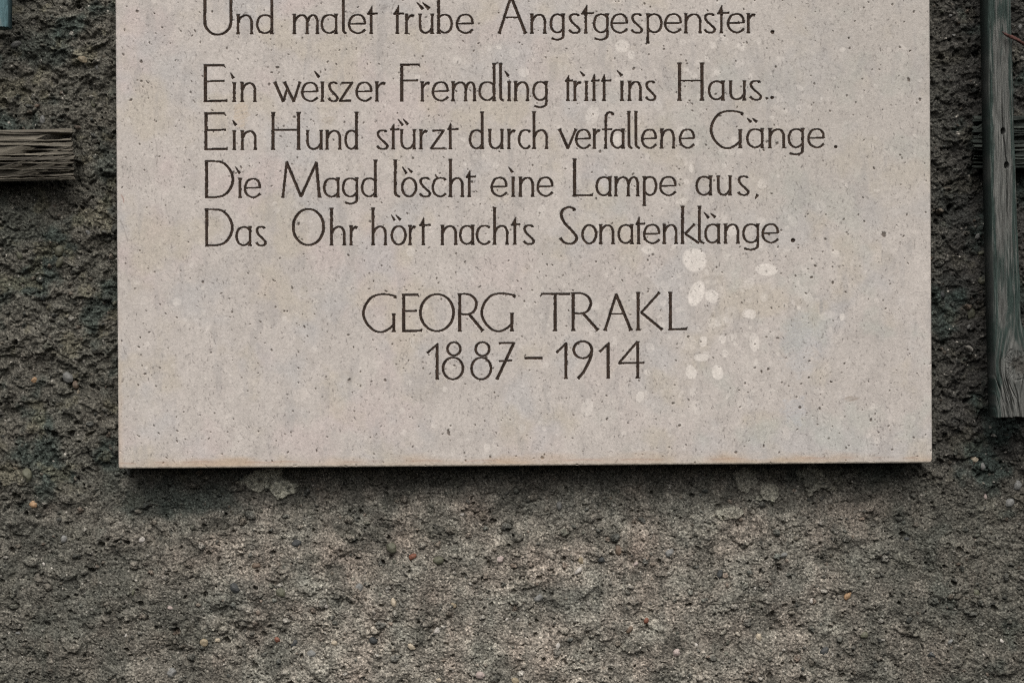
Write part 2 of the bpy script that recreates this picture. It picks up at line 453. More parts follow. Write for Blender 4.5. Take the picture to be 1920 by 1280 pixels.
# ------------------------------------------------------------------ lettering: strokes in photo pixels
XH, CAP = 36.5, 70.0
class Line:
    """one engraved line: collects strokes (centre line in pixels, widths)"""
    def __init__(self, xa, ya, xb, yb, xh=XH, cap=CAP):
        self.a = (xa, ya, xb, yb); self.xh, self.cap = xh, cap; self.st = []; self.wd = 0; self.wi = []; self.x0 = 0; self.s = 6.4
    def base(self, x):
        xa, ya, xb, yb = self.a
        return ya + (yb - ya) * (x - xa) / (xb - xa)
    def at(self, x0, s=6.4, y0=0):
        self.x0, self.s, self.y0 = x0, s, y0; return self
    def sp(self): self.wd += 1
    def X(self, z): return self.x0 + z / self.s
    def add(self, pts, f0=0, f1=0, w=1.0, curve=False, taper=None, closed=False):
        """pts: (x px, height over the baseline px)"""
        p = np.array(pts, float)
        if curve:
            p = catmull(p, closed)
        seg = np.linalg.norm(np.diff(p, axis=0), axis=1)
        L = np.concatenate([[0], np.cumsum(seg)])
        n = max(4, int(L[-1] / 1.2))
        t = np.linspace(0, L[-1], n)
        q = np.stack([np.interp(t, L, p[:, 0]), np.interp(t, L, p[:, 1])], 1)
        d = np.gradient(q, axis=0)
        d /= np.maximum(np.linalg.norm(d, axis=1, keepdims=True), 1e-6)
        if taper is None:
            wd = (2.55 + 1.95 * np.abs(d[:, 1]) ** 1.5) * w
        else:
            wd = np.interp(t / L[-1], np.linspace(0, 1, len(taper)), taper)
        if f0: wd = wd * (1 + 0.55 * f0 * np.clip(1 - t / 3.6, 0, 1) ** 1.3)
        if f1: wd = wd * (1 + 0.55 * f1 * np.clip(1 - (L[-1] - t) / 3.6, 0, 1) ** 1.3)
        sd = len(self.st) + self.a[1]
        wd = wd * (1 + 0.10 * noise(t / 5 + sd * 3.1, t * 0 + sd, 40))
        q[:, 0] += 0.28 * noise(t / 9 + sd * 1.7, t * 0 + sd, 41)
        by = np.array([self.base(x) for x in q[:, 0]])
        self.wi.append(self.wd)
        self.st.append((np.stack([q[:, 0], by - q[:, 1]], 1), np.stack([d[:, 0], -d[:, 1]], 1), wd))
    # --- pieces
    def stem(self, x, lo, hi, w=1.0, f0=1, f1=1): self.add([(x, lo), (x, hi)], f0, f1, w)
    def mark(self, x0, y0, x1, y1, w=(1.0, 5.0)):
        """accent between two zoom points (absolute pixels)"""
        X0, X1 = self.X(x0), self.X(x1)
        self.add([(X0, self.base(X0) - (self.y0 + y0 / self.s)), (X1, self.base(X1) - (self.y0 + y1 / self.s))], taper=w)
    # --- lower case
    def arch(self, a, b):
        W = b - a; x = self.xh
        self.add([(a + 1, .64 * x), (a + .2 * W, .84 * x), (a + .52 * W, x - 1.6), (a + .82 * W, .90 * x), (b - .2, .68 * x), (b, .45 * x), (b, .2 * x), (b, 0)], 0, 1, .97, True)
    def n(self, a, b):
        a, b = self.X(a), self.X(b); self.stem(a, 0, self.xh); self.arch(a, b)
    def m(self, a, c, b):
        a, b, c = self.X(a), self.X(b), self.X(c); self.stem(a, 0, self.xh); self.arch(a, c); self.arch(c, b)
    def h(self, a, b):
        a, b = self.X(a), self.X(b); self.stem(a, 0, self.cap, 1.08); self.arch(a, b)
    def bowl(self, l, s, flip=False):
        W = s - l; x = self.xh
        p = [(s, .80 * x), (s - .22 * W, .93 * x), (l + .46 * W, x - 1.4), (l + .14 * W, .84 * x), (l, .50 * x), (l + .13 * W, .18 * x), (l + .46 * W, 1.4), (s - .22 * W, .09 * x), (s, .24 * x)]
        self.add(p, 0, 0, .92, True)
    def a_(self, l, s):
        l, s = self.X(l), self.X(s); self.bowl(l, s); self.stem(s, 0, self.xh)
    def d(self, l, s):
        l, s = self.X(l), self.X(s); self.bowl(l, s); self.stem(s, 0, self.cap, 1.08)
    def b(self, s, r):
        s, r = self.X(s), self.X(r); self.bowl(r, s); self.stem(s, 0, self.cap, 1.08)
    def p(self, s, r, desc=19):
        s, r = self.X(s), self.X(r); self.bowl(r, s); self.stem(s, -desc, self.xh)
    def g(self, l, s, tail):
        l, s, tl = self.X(l), self.X(s), self.X(tail); W = s - l; x = self.xh
        self.bowl(l, s)
        self.add([(s, x), (s, .6 * x), (s, .2 * x), (s - .2, -5), (s - .12 * W, -9.5), (s - .42 * W, -12), (tl + .25 * W, -11.6), (tl, -9.8)], 1, .5, 1.0, True)
    def e(self, l, r):
        l, r = self.X(l), self.X(r); W = r - l; x = self.xh
        self.add([(l, .50 * x), (r, .52 * x)], w=.92)
        self.add([(r, .52 * x), (r - .06 * W, .76 * x), (r - .24 * W, .93 * x), (l + .5 * W, x - 1.2), (l + .18 * W, .86 * x), (l, .50 * x), (l + .13 * W, .18 * x), (l + .50 * W, .8), (r - .22 * W, .07 * x), (r, .20 * x)], 0, .45, .90, True)
    def c(self, l, r):
        l, r = self.X(l), self.X(r); W = r - l; x = self.xh
        self.add([(r - .04 * W, .86 * x), (r - .1 * W, .93 * x), (l + .56 * W, x - 1.2), (l + .18 * W, .86 * x), (l, .50 * x), (l + .14 * W, .18 * x), (l + .52 * W, .8), (r - .18 * W, .06 * x), (r, .16 * x)], .2, .45, .92, True)
    def o(self, l, r, hi=None, w=.95):
        l, r = self.X(l), self.X(r); hi = hi or self.xh
        t = np.linspace(0, 2 * np.pi, 41)
        self.add(np.stack([(l + r) / 2 + (r - l) / 2 * np.sin(t), hi / 2 + (hi / 2 - 1.0) * np.cos(t)], 1), w=w)
    def s_(self, l, r, hi=None, w=.95):
        l, r = self.X(l), self.X(r); W = r - l; x = hi or self.xh
        self.add([(r - .16 * W, .90 * x), (r - .2 * W, .95 * x), (l + .52 * W, x - .8), (l + .18 * W, .93 * x), (l + .06 * W, .78 * x), (l + .24 * W, .58 * x), (l + .66 * W, .38 * x), (r - .02 * W, .19 * x), (r - .14 * W, .05 * x), (l + .56 * W, .6), (l + .22 * W, .05 * x), (l, .16 * x)], .3, .5, w, True)
    def t(self, s, b0, b1, tx, ty):
        s, b0, b1, tx = self.X(s), self.X(b0), self.X(b1), self.X(tx)
        top = self.base(tx) - (self.y0 + ty / self.s); bar = self.xh + .3
        self.add([(s, 0), (s, bar)], 1, 0)
        self.add([(b0, bar), (s, bar + .2), (b1, bar + .9)], 0, .6, 1.05)
        self.add([(tx, top), (s + .3, bar - 3)], taper=(.9, 3.4, 4.6))
        self.add([(tx, top), ((b0 + s) / 2 - .3, bar)], taper=(.9, 2.6, 3.4))
        self.add([(tx - .2, top - 1.5), (b0 + 1, bar)], taper=(.8, 1.7, 2.2))
    def r(self, s, e):
        s, e = self.X(s), self.X(e); W = e - s; x = self.xh
        self.stem(s, 0, x)
        self.add([(s + 1, .68 * x), (s + .35 * W, .85 * x), (s + .66 * W, .93 * x), (e - 1.2, .90 * x)], taper=(2.0, 2.8, 3.6, 5.2), curve=True)
    def u(self, a, b):
        a, b = self.X(a), self.X(b); W = b - a; x = self.xh
        self.add([(a, x), (a, .65 * x), (a + .01 * W, .34 * x), (a + .14 * W, .12 * x), (a + .45 * W, 1.2), (a + .78 * W, .12 * x), (b, .32 * x)], 1, 0, .97, True)
        self.stem(b, 0, x)
    def i(self, s):
        self.stem(self.X(s), 0, self.xh, 1.05)
    def l(self, s, f):
        s, f = self.X(s), self.X(f)
        self.add([(s, self.cap), (s, .6 * self.cap), (s, .28 * self.cap), (s + .5, 6.5), (s + (f - s) * .45, 2.4), (f, .6)], 1, 0, 1.05, True)
    def v(self, a, m_, b):
        a, m_, b = self.X(a), self.X(m_), self.X(b)
        self.add([(a, self.xh), (m_, .5)], .6, 0, 1.12); self.add([(b, self.xh), (m_, .5)], .9, 0, .85)
    def w(self, a, m1, c, m2, b):
        self.v(a, m1, c + 28) if False else None
        a, m1, c, m2, b = map(self.X, (a, m1, c, m2, b))
        self.add([(a, self.xh), (m1, .5)], .6, 0, 1.12); self.add([((c + m2) / 2 - 4.2, .62 * self.xh), (m1, .5)], 0, 0, .9)
        self.add([(c, self.xh), (m2, .5)], .6, 0, 1.12); self.add([(b, self.xh), (m2, .5)], .9, 0, .9)
    def z(self, a0, a1, b0, b1):
        a0, a1, b0, b1 = map(self.X, (a0, a1, b0, b1)); x = self.xh
        self.add([(a0, x - 2.0), (a1, x - 1.2)], .5, 0, 1.15); self.add([(a1 - .5, x - 1), (b0 + 1, 1.2)], w=.98); self.add([(b0, 1.2), (b1, 1.6)], 0, .7, 1.15)
    def f(self, s, hook, b0, b1):
        s, hk, b0, b1 = map(self.X, (s, hook, b0, b1))
        self.add([(s, 0), (s, 30), (s, 55), (s + 1.2, 63), (s + .45 * (hk - s), 68), (s + .8 * (hk - s), 67.2), (hk, 63.5)], 1, .5, 1.0, True)
        self.add([(b0, self.xh - .6), (b1, self.xh - .2)], .3, .5)
    def k(self, s, jx, ax, lx):
        s, jx, ax, lx = map(self.X, (s, jx, ax, lx))
        self.stem(s, 0, self.cap, 1.08); j = .5 * self.xh
        self.add([(ax, self.xh - .4), (jx, j)], .9, 0, .92); self.add([(jx, j), (lx, .8)], 0, .5, 1.08)
    def dot(self, x, y, r):
        X0 = self.X(x); yy = self.base(X0) - (self.y0 + y / self.s); r = r / self.s
        self.add([(X0 - r, yy), (X0, yy), (X0 + r, yy)], taper=(r * .8, r * 1.75, 2 * r, r * 1.75, r * .8))
    # --- capitals
    def E(self, s, t_, m_, my, b_):
        s, t_, m_, b_ = map(self.X, (s, t_, m_, b_)); c = self.cap
        self.add([(s, 0), (s, c)], .3, .2, 1.22)
        self.add([(s - 2.6, c - 1.6), (t_ - 2, c - 1.4)], 0, .3, 1.3)
        self.add([(t_ - 3.0, c - 1.0), (t_, c - 5.6)], taper=(2.6, 1.0))
        self.add([(s, c * my), (m_, c * my + .8)], 0, .8, 1.05)
        if b_ > s + 3: self.add([(s - 2.6, 1.2), (b_ - .5, 2.2)], 0, .6, 1.3); 
        if b_ > s + 3: self.add([(b_ - 1.2, 1.2), (b_ + .1, 5.4)], taper=(2.4, .9))
    def H(self, a, b, my=.52):
        a, b = self.X(a), self.X(b); c = self.cap
        self.stem(a, 0, c, 1.2); self.stem(b, 0, c, 1.2); self.add([(a, c * my), (b, c * my)], w=1.0)
    def U(self, a, b):
        a, b = self.X(a), self.X(b); W = b - a; c = self.cap
        self.add([(a, c), (a, .6 * c), (a + .3, .28 * c), (a + .1 * W, .12 * c), (a + .3 * W, .01 * c), (a + .5 * W, -1), (a + .72 * W, .02 * c), (a + .92 * W, .14 * c), (b - .1, .30 * c), (b, .6 * c), (b, c)], 1, 1, 1.12, True)
    def D(self, s, r):
        s, r = self.X(s), self.X(r); W = r - s; c = self.cap
        self.add([(s, 0), (s, c)], .3, .4, 1.1)
        self.add([(s - 3, c - 1.2), (s + .3 * W, c - 1.3), (s + .62 * W, .94 * c), (s + .88 * W, .76 * c), (r, .52 * c), (s + .92 * W, .27 * c), (s + .68 * W, .08 * c), (s + .32 * W, 1.2), (s - 2, 2.0)], 0, 0, 1.05, True)
    def M(self, lf, lt, m_, rt, rf):
        lf, lt, m_, rt, rf = map(self.X, (lf, lt, m_, rt, rf)); c = self.cap
        self.add([(lf, 0), (lt, c - 4)], .7, 0, .95); self.add([(lt - .2, c - 3), (m_, 2)], w=1.12)
        self.add([(rt, c - 4), (m_, 2)], w=1.0); self.add([(rt - .5, c - 5), (rf, 0)], 0, 1, 1.15)
    def A(self, l, ap, r, bar, top=-1.5):
        l, ap, r = map(self.X, (l, ap, r)); c = self.cap + top
        self.add([(l, 0), (ap, c)], 1, 0, 1.0); self.add([(ap - .3, c), (r, 0)], 0, 1, 1.18)
        f = bar / c; self.add([(l + (ap - l) * f, bar), (r + (ap - r) * f, bar)], w=.95)
    def L_(self, s, r):
        s, r = self.X(s), self.X(r)
        self.stem(s, 0, self.cap, 1.15); self.add([(s - 2, 1.4), (r - 1, 1.8)], 0, .5, 1.25); self.add([(r - 2, 1.6), (r, 5.2)], taper=(2.6, 1.0))
    def G(self, l, s, tx, stem_h):
        l, s, tx = map(self.X, (l, s, tx)); W = s - l; c = self.cap
        self.add([(tx, .89 * c), (tx - .1, .94 * c), (s - .18 * W, .985 * c), (l + .58 * W, c - .4), (l + .30 * W, .93 * c), (l + .09 * W, .74 * c), (l, .50 * c), (l + .09 * W, .26 * c), (l + .32 * W, .06 * c), (l + .58 * W, -.2), (s - .18 * W, .07 * c), (s, .19 * c)], .3, 0, 1.0, True)
        self.stem(s, 0, stem_h, 1.12)
    def T(self, l, r, s):
        l, r, s = map(self.X, (l, r, s)); c = self.cap
        self.stem(s, 0, c - 2, 1.15, 1, 0); self.add([(l + 2, c - 1.6), (r, c - 2.0)], 0, .5, 1.3); self.add([(l + 3, c - 1.2), (l, c - 6)], taper=(2.6, 1.0))
    def R(self, s, bw, leg):
        s, bw, leg = map(self.X, (s, bw, leg)); W = bw - s; c = self.cap
        self.stem(s, 0, c, 1.15)
        self.add([(s - 2.5, c - 1), (s + .45 * W, c - 1.2), (s + .82 * W, .90 * c), (bw, .73 * c), (s + .84 * W, .53 * c), (s + .5 * W, .455 * c), (s, .46 * c)], 0, 0, 1.02, True)
        self.add([(s + .55 * W, .46 * c), (leg, .8)], 0, .9, 1.22)
    def K(self, s, jx, ax, lx):
        s, jx, ax, lx = map(self.X, (s, jx, ax, lx)); c = self.cap
        self.stem(s, 0, c, 1.15); self.add([(ax, c - .5), (jx, .46 * c)], 1.2, 0, .95); self.add([(jx, .47 * c), (lx, .8)], 0, .8, 1.2)
    def one(self, s, fx, fy, tx, ty):
        S_ = self.X(s); X0, X1 = self.X(fx), self.X(tx)
        y0, y1 = self.base(X0) - (self.y0 + fy / self.s), self.base(X1) - (self.y0 + ty / self.s)
        self.add([(S_, 0), (S_, y1 - 2)], .7, 0, 1.15); self.add([(X0, y0), (X1, y1)], .5, 0, .88)
        self.add([(X1, y1 + .6), (S_ + .5, y1 - 9)], taper=(.8, 3.6))
    def loop(self, cx, cy, rx, ry, w=1.0):
        t = np.linspace(0, 2 * np.pi, 41)
        X0, yy = self.X(cx), self.base(self.X(cx)) - (self.y0 + cy / self.s)
        self.add(np.stack([X0 + rx / self.s * np.sin(t), yy + ry / self.s * np.cos(t)], 1), w=w)
    def bar(self, x0, y0, x1, y1, w=1.0, f0=0, f1=0, curve=False, extra=()):
        pts = [(x0, y0), *extra, (x1, y1)]
        self.add([(self.X(x), self.base(self.X(x)) - (self.y0 + y / self.s)) for x, y in pts], f0, f1, w, curve)

def catmull(p, closed=False, n=10):
    q = np.vstack([2 * p[0] - p[1], p, 2 * p[-1] - p[-2]])
    out = []
    t = np.linspace(0, 1, n, endpoint=False)[:, None]
    for i in range(1, len(q) - 2):
        a, b, c, d = q[i - 1], q[i], q[i + 1], q[i + 2]
        out.append(.5 * (2 * b + (c - a) * t + (2 * a - 5 * b + 4 * c - d) * t ** 2 + (3 * b - a - 3 * c + d) * t ** 3))
    out.append(p[-1:])
    return np.vstack(out)

LINES = []
# line 1
l = Line(440, 64.6, 1400, 62.4); LINES.append(l)
l.at(370, y0=0); l.U(90, 402); l.n(488, 650); l.d(718, 893); l.sp(); l.m(1163, 1318, 1440); l.a_(1493, 1665); l.l(1750, 1785); l.e(1820, 2012)
l.at(670); l.t(165, 120, 243, 177, 80); l.sp(); l.t(480, 435, 555, 495, 75); l.r(590, 682); l.u(752, 898); l.mark(715, 35, 785, 112, (1.2, 6)); l.mark(785, 38, 860, 110, (1.2, 7)); l.b(975, 1132); l.e(1195, 1385)
l.at(920); l.sp(); l.A(103, 245, 418, 30, 0); l.n(495, 650); l.g(722, 872, 735); l.s_(945, 1068); l.t(1142, 1090, 1235, 1155, 68); l.g(1242, 1400, 1250); l.e(1450, 1637); l.s_(1693, 1816)
l.at(1180); l.p(222, 385); l.e(430, 618); l.n(678, 850); l.s_(905, 1028); l.t(1105, 1060, 1198, 1110, 70); l.e(1185, 1375); l.r(1428, 1514); l.dot(1718, 388, 21)
# line 2
l = Line(395, 191.8, 1430, 188.2); LINES.append(l)
l.at(370, y0=110); l.E(95, 332, 325, .55, 357); l.i(442); l.mark(402, 182, 432, 238, (1.6, 5.5)); l.n(537, 690); l.sp(); l.w(930, 1030, 1045, 1157, 1230); l.e(1258, 1440); l.i(1500); l.mark(1405, 155, 1460, 225, (1.2, 5.5)); l.s_(1578, 1682); l.z(1735, 1862, 1705, 1842)
l.at(640, y0=110); l.e(182, 360); l.r(425, 530); l.sp(); l.E(725, 945, 918, .55, 725); l.r(972, 1062); l.e(1098, 1278); l.m(1340, 1492, 1597); l.d(1658, 1832)
l.at(910, y0=110); l.l(182, 218); l.i(285); l.mark(236, 155, 275, 212, (1.2, 4.8)); l.n(362, 508); l.g(577, 732, 592); l.sp(); l.t(990, 958, 1045, 1003, 205); l.r(1075, 1148); l.i(1212); l.mark(1140, 160, 1183, 210, (1.2, 4.8)); l.t(1305, 1275, 1365, 1310, 190); l.t(1425, 1395, 1510, 1430, 195); l.sp(); l.i(1640); l.mark(1582, 147, 1638, 208, (1.2, 5)); l.n(1730, 1862)
l.at(1180, y0=110); l.s_(202, 312); l.sp(); l.H(602, 872, .525); l.a_(957, 1125); l.u(1215, 1380); l.s_(1452, 1582); l.dot(1650, 480, 12); l.dot(1715, 470, 18)
# line 3
l = Line(395, 281.8, 1540, 277.8); LINES.append(l)
l.at(370, y0=200); l.E(103, 340, 338, .53, 360); l.i(442); l.mark(424, 172, 462, 224, (1.4, 5.5)); l.n(540, 695); l.sp(); l.H(908, 1215, .53); l.u(1322, 1485); l.n(1557, 1710); l.d(1778, 1910)
l.at(670, y0=200); l.sp(); l.s_(240, 362); l.t(430, 395, 497, 440, 212); l.u(530, 683); l.mark(490, 157, 543, 225, (1, 4.4)); l.mark(550, 152, 602, 215, (1, 4.4)); l.r(763, 842); l.z(905, 1042, 877, 1048); l.t(1115, 1085, 1210, 1122, 200); l.sp(); l.d(1352, 1498); l.u(1590, 1735); l.r(1818, 1897)
l.at(960, y0=200); l.c(85, 215); l.h(265, 415); l.sp(); l.v(570, 672, 765); l.e(770, 935); l.r(988, 1060); l.f(1125, 1212, 1085, 1198); l.a_(1192, 1335); l.l(1403, 1440); l.l(1487, 1532); l.e(1562, 1728); l.n(1797, 1939)
l.at(1260, 6.0, 200); l.e(90, 248); l.sp(); l.G(440, 768, 786, 35); l.a_(848, 1015); l.mark(847, 137, 888, 176, (1.2, 5.2)); l.mark(907, 137, 953, 174, (1.2, 5.2)); l.n(1102, 1258); l.g(1315, 1470, 1328); l.e(1535, 1708); l.dot(1842, 452, 16)
# line 4
l = Line(395, 371.6, 1400, 366.8); LINES.append(l)
l.at(370, y0=290); l.D(110, 425); l.i(512); l.mark(457, 150, 506, 226, (.7, 4.6)); l.e(570, 752); l.sp(); l.M(1025, 1072, 1243, 1430, 1465); l.a_(1522, 1690); l.g(1748, 1914, 1775)
l.at(670, y0=290); l.d(57, 217); l.sp(); l.l(455, 510); l.o(538, 705); l.mark(542, 152, 588, 228, (1, 4.6)); l.mark(607, 167, 655, 214, (1, 4.8)); l.s_(752, 873); l.c(905, 1058); l.mark(936, 246, 960, 281, (1.4, 3.0)); l.h(1117, 1260); l.t(1343, 1302, 1420, 1350, 195)
l.at(900, y0=290); l.sp(); l.e(140, 318); l.i(398); l.mark(342, 150, 390, 214, (.8, 4.8)); l.n(485, 632); l.e(692, 868); l.sp(); l.L_(1135, 1355); l.a_(1400, 1560); l.m(1630, 1780, 1893)
l.at(1180, y0=290); l.p(180, 322, 18.5); l.e(372, 555); l.sp(); l.a_(808, 975); l.u(1068, 1210); l.s_(1310, 1430); l.mark(1510, 530, 1540, 484, (1.0, 5.0))
# line 5
l = Line(395, 461.8, 1480, 455.9); LINES.append(l)
l.at(370, y0=380); l.D(112, 418); l.a_(470, 632); l.s_(708, 820); l.sp(); l.o(1150, 1515, 69.5, 1.08); l.h(1610, 1762); l.r(1843, 1922)
l.at(640, y0=380); l.sp(); l.h(380, 530); l.o(605, 770); l.mark(602, 152, 638, 212, (.8, 4.2)); l.mark(656, 154, 706, 208, (1, 5)); l.r(825, 892); l.t(983, 940, 1072, 988, 182); l.sp(); l.n(1213, 1372); l.a_(1427, 1577); l.c(1627, 1778)
l.at(920, y0=380); l.h(47, 198); l.t(290, 247, 355, 300, 178); l.s_(400, 518); l.sp(); l.s_(836, 1034, 70, 1.1); l.o(1102, 1265); l.n(1320, 1467); l.a_(1537, 1695); l.t(1775, 1742, 1850, 1783, 172); l.e(1842, 2023)
l.at(1210, y0=380); l.n(228, 370); l.k(447, 480, 590, 640); l.l(650, 705); l.a_(722, 880); l.mark(702, 116, 760, 186, (.8, 5)); l.mark(782, 130, 838, 178, (1, 5)); l.n(962, 1112); l.g(1177, 1350, 1190); l.e(1408, 1592); l.dot(1772, 452, 22)
# line 6
l = Line(680, 622.9, 1290, 618.7, XH, 71.0); LINES.append(l)
l.at(670, y0=535); l.G(72, 437, 452, 34); l.E(557, 740, 708, .545, 775); l.o(757, 1155, 71, 1.05); l.R(1228, 1430, 1505); l.G(1492, 1855, 1880, 34)
l.at(1000, y0=535); l.sp(); l.T(85, 440, 262); l.R(478, 690, 775); l.A(860, 995, 1172, 31, -3); l.K(1258, 1295, 1512, 1545); l.L_(1645, 1848)
# line 7
l = Line(815, 711.6, 1200, 709.4, XH, 69.0); LINES.append(l)
l.at(790, 8.727, 630); l.one(258, 98, 278, 272, 128); l.loop(533, 212, 106, 108, .95); l.loop(517, 530, 163, 178, .98); l.loop(1000, 214, 112, 112, .95); l.loop(980, 532, 160, 178, .98)
l.bar(1270, 118, 1525, 112, 1.25, .5); l.bar(1515, 112, 1237, 708, 1.1, 0, .6); l.bar(1278, 408, 1483, 403, 1.1, .2, .2)
l.sp(); l.bar(1690, 362, 1978, 362, 1.55)
l.at(1000, 8.727, 630); l.sp(); l.one(533, 380, 270, 543, 115); l.loop(808, 226, 147, 138, 1.02); l.bar(957, 235, 735, 692, 1.08, 0, .8, True, ((948, 320), (905, 430), (820, 590))); l.one(1225, 1088, 256, 1242, 115)
l.bar(1708, 95, 1708, 692, 1.12, .3, 1); l.bar(1700, 95, 1400, 446, .92); l.bar(1395, 446, 1818, 437, 1.15, 0, .4)

# ------------------------------------------------------------------ the plaque
plaque = empty("stone_plaque", P(985, 870, YF + 0.032))
thing(plaque, "pale limestone plaque with seven carved dark lines of verse, name and years", "plaque")
PLOC = np.array(plaque.location)

sv = np.concatenate([np.arange(-240, -10, 8.0), np.arange(-10, 877.01, 1.0)])
NU = 1525
uu = np.linspace(0, 1, NU)
U, Vv = np.meshgrid(uu, sv)
vn = (Vv + 240) / (876.6 + 240)
lx = 215.8 + (223.0 - 215.8) * vn; rx_ = 1740.8 + (1747.0 - 1740.8) * vn
QX = lx + (rx_ - lx) * U
QY = -240 + vn * ((876.8 + (866.0 - 876.8) * U) + 240)
# rounded, slightly chipped bottom corners
for (cx, cy, sx, r) in ((1747, 866, -1, 7.0), (223, 876.7, 1, 3.0)):
    ox, oy = cx + sx * r, cy - r
    dx, dy = (QX - ox) * -sx, QY - oy
    inside = (dx > 0) & (dy > 0)
    d = np.hypot(dx, dy); mx = np.maximum(dx, dy)
    f = np.where(inside & (d > 1e-6), np.maximum(mx, 0) / np.maximum(d, 1e-6), 1)
    QX = np.where(inside, ox + (QX - ox) * f, QX); QY = np.where(inside, oy + (QY - oy) * f, QY)
ny, nx = QX.shape
HS = 0.10 * fbm(QX, QY, 160, 3, 50) + 0.05 * noise(QX / 3, QY / 3, 51)      # mm, + towards the viewer
edge = np.minimum(np.minimum(QX - lx, rx_ - QX), (876.8 + (866.0 - 876.8) * U) - QY)
chip = .6 * sstep(.66, .9, noise(QX / 9, QY / 9, 92) + .4 * noise(QX / 40, QY / 40, 93)) * (1 - sstep(1.5, 5.0, edge))
HS -= 1.6 * chip
HS -= 0.5 * np.clip(1 - edge / 2.2, 0, 1) ** 2 * (1 + 0.8 * noise(QX / 11, QY / 11, 52))

CS = np.empty((ny, nx, 3), np.float32)
CS[:] = (0.468, 0.430, 0.397)
CS *= (1 + 0.05 * fbm(QX, QY, 300, 3, 53) + .07 * fbm(QX * 1.3, QY, 52, 4, 95))[..., None]
def mixs(mask, rgb):
    global CS
    CS += (np.asarray(rgb, np.float32) - CS) * np.clip(mask, 0, 1)[..., None]
mixs(0.55 * sstep(0.05, 0.75, fbm(QX, QY, 150, 4, 54)) * sstep(1700, 400, QX), (0.50, 0.425, 0.405))
mixs(0.50 * sstep(0.08, 0.75, fbm(QX, QY, 140, 4, 55)), (0.42, 0.41, 0.405))
mixs(0.50 * sstep(0.10, 0.75, fbm(QX, QY, 120, 4, 56)), (0.46, 0.41, 0.335))
mixs(0.40 * sstep(0.12, 0.7, fbm(QX, QY, 110, 4, 57)) * sstep(900, 1500, QX), (0.40, 0.415, 0.375))
CS *= (1 + 0.045 * noise(QX / 14, QY / 20, 58) + 0.055 * noise(QX / 5, QY / 5, 59) + 0.07 * noise(QX / 2.4, QY / 2.4, 60))[..., None]
# darker, cloudy bed at the upper right
mixs(0.40 * sstep(1150, 1500, QX + 140 * fbm(QX, QY, 200, 3, 61)) * (1 - sstep(260, 620, QY)), (0.385, 0.36, 0.325))
# hairlines and sinuous veins
vein = np.abs(fbm(QX * 1.5, QY, 90, 4, 62))
mixs(0.34 * (1 - sstep(0.0, 0.022, vein)) * sstep(0.0, 0.4, noise(QX / 90, QY / 90, 63)), (0.16, 0.15, 0.14))
vein2 = np.abs(fbm(QX * 1.3, QY * .8, 34, 3, 64))
streak = sstep(.30, .75, fbm(QX * 2.6, QY * .8, 90, 4, 94))
mixs(.34 * streak, (0.33, 0.312, 0.30))
mixs(0.40 * (1 - sstep(0.0, 0.035, vein2)) * sstep(0.1, 0.5, noise(QX / 60, QY / 60, 65)), (0.20, 0.18, 0.17))

def qwin(cx, cy, r):
    i = int(round((cx - 219) / 1525 * (nx - 1))); j = int(round(np.interp(cy, QY[:, min(max(i, 0), nx - 1)], np.arange(ny))))
    R = int(r) + 2
    return slice(max(j - R, 0), j + R + 1), slice(max(i - R, 0), i + R + 1)
# fossils: pale shell and alga grains cut by the sawn face
FW, FT = (0.685, 0.64, 0.59), (0.50, 0.41, 0.31)
FOSS = [(1302, 488, 23, 24, 0, .85), (1439, 505, 23, 13, -.1, .85), (1305, 551, 15, 27, -.35, .95), (1335, 555, 13, 14, 0, .8), (1407, 589, 12, 10, -.3, .75),
    (1414, 641, 11, 20, .15, .6), (1318, 641, 9, 11, 0, .7), (1354, 636, 8, 9, 0, .7), (1358, 663, 8, 8, 0, .6), (1315, 670, 16, 8, 0, .75), (1296, 697, 11, 14, .3, .75),
    (1345, 698, 13, 16, .2, .8), (1579, 594, 5, 9, -.2, .6), (1498, 577, 4, 4, 0, .6), (1433, 558, 8, 9, 0, .35), (1336, 605, 10, 12, .3, .45), (1566, 476, 9, 9, 0, .4),
    (1200, 743, 8, 12, -.2, .6), (1168, 86, 15, 13, 0, .6), (1184, 104, 8, 9, 0, .6), (1111, 215, 13, 22, -.3, .45), (982, 135, 12, 11, 0, .4), (1390, 86, 9, 8, 0, .4),
    (1337, 86, 6, 7, 0, .5), (1157, 262, 8, 12, 0, .6), (936, 89, 6, 5, 0, .6), (1580, 93, 7, 5, .3, .4), (1296, 316, 5, 9, 0, .6), (1015, 398, 9, 15, -.2, .45),
    (1371, 434, 10, 12, 0, .5), (857, 115, 10, 9, 0, .35), (913, 839, 6, 9, 0, .4), (979, 803, 8, 9, 0, .3), (1100, 764, 12, 18, -.2, .4), (331, 566, 9, 9, 0, .4),
    (770, 472, 9, 9, 0, .5), (1215, 468, 14, 9, 0, .5), (1360, 600, 7, 6, 0, .4), (965, 100, 11, 9, 0, .3), (1240, 610, 7, 9, .3, .3)]
rs = np.random.RandomState(11)
for _ in range(420):
    FOSS.append((rs.uniform(230, 1735), rs.uniform(0, 860), *rs.uniform(2, 7, 2), rs.uniform(0, 3), rs.uniform(.12, .40)))
for _ in range(30):
    FOSS.append((rs.normal(1385, 95), rs.normal(600, 130), *rs.uniform(8, 19, 2), rs.uniform(0, 3), rs.uniform(.10, .26)))
for _ in range(130):
    FOSS.append((rs.normal(1350, 105), rs.uniform(60, 770), *rs.uniform(3, 11, 2), rs.uniform(0, 3), rs.uniform(.12, .45)))
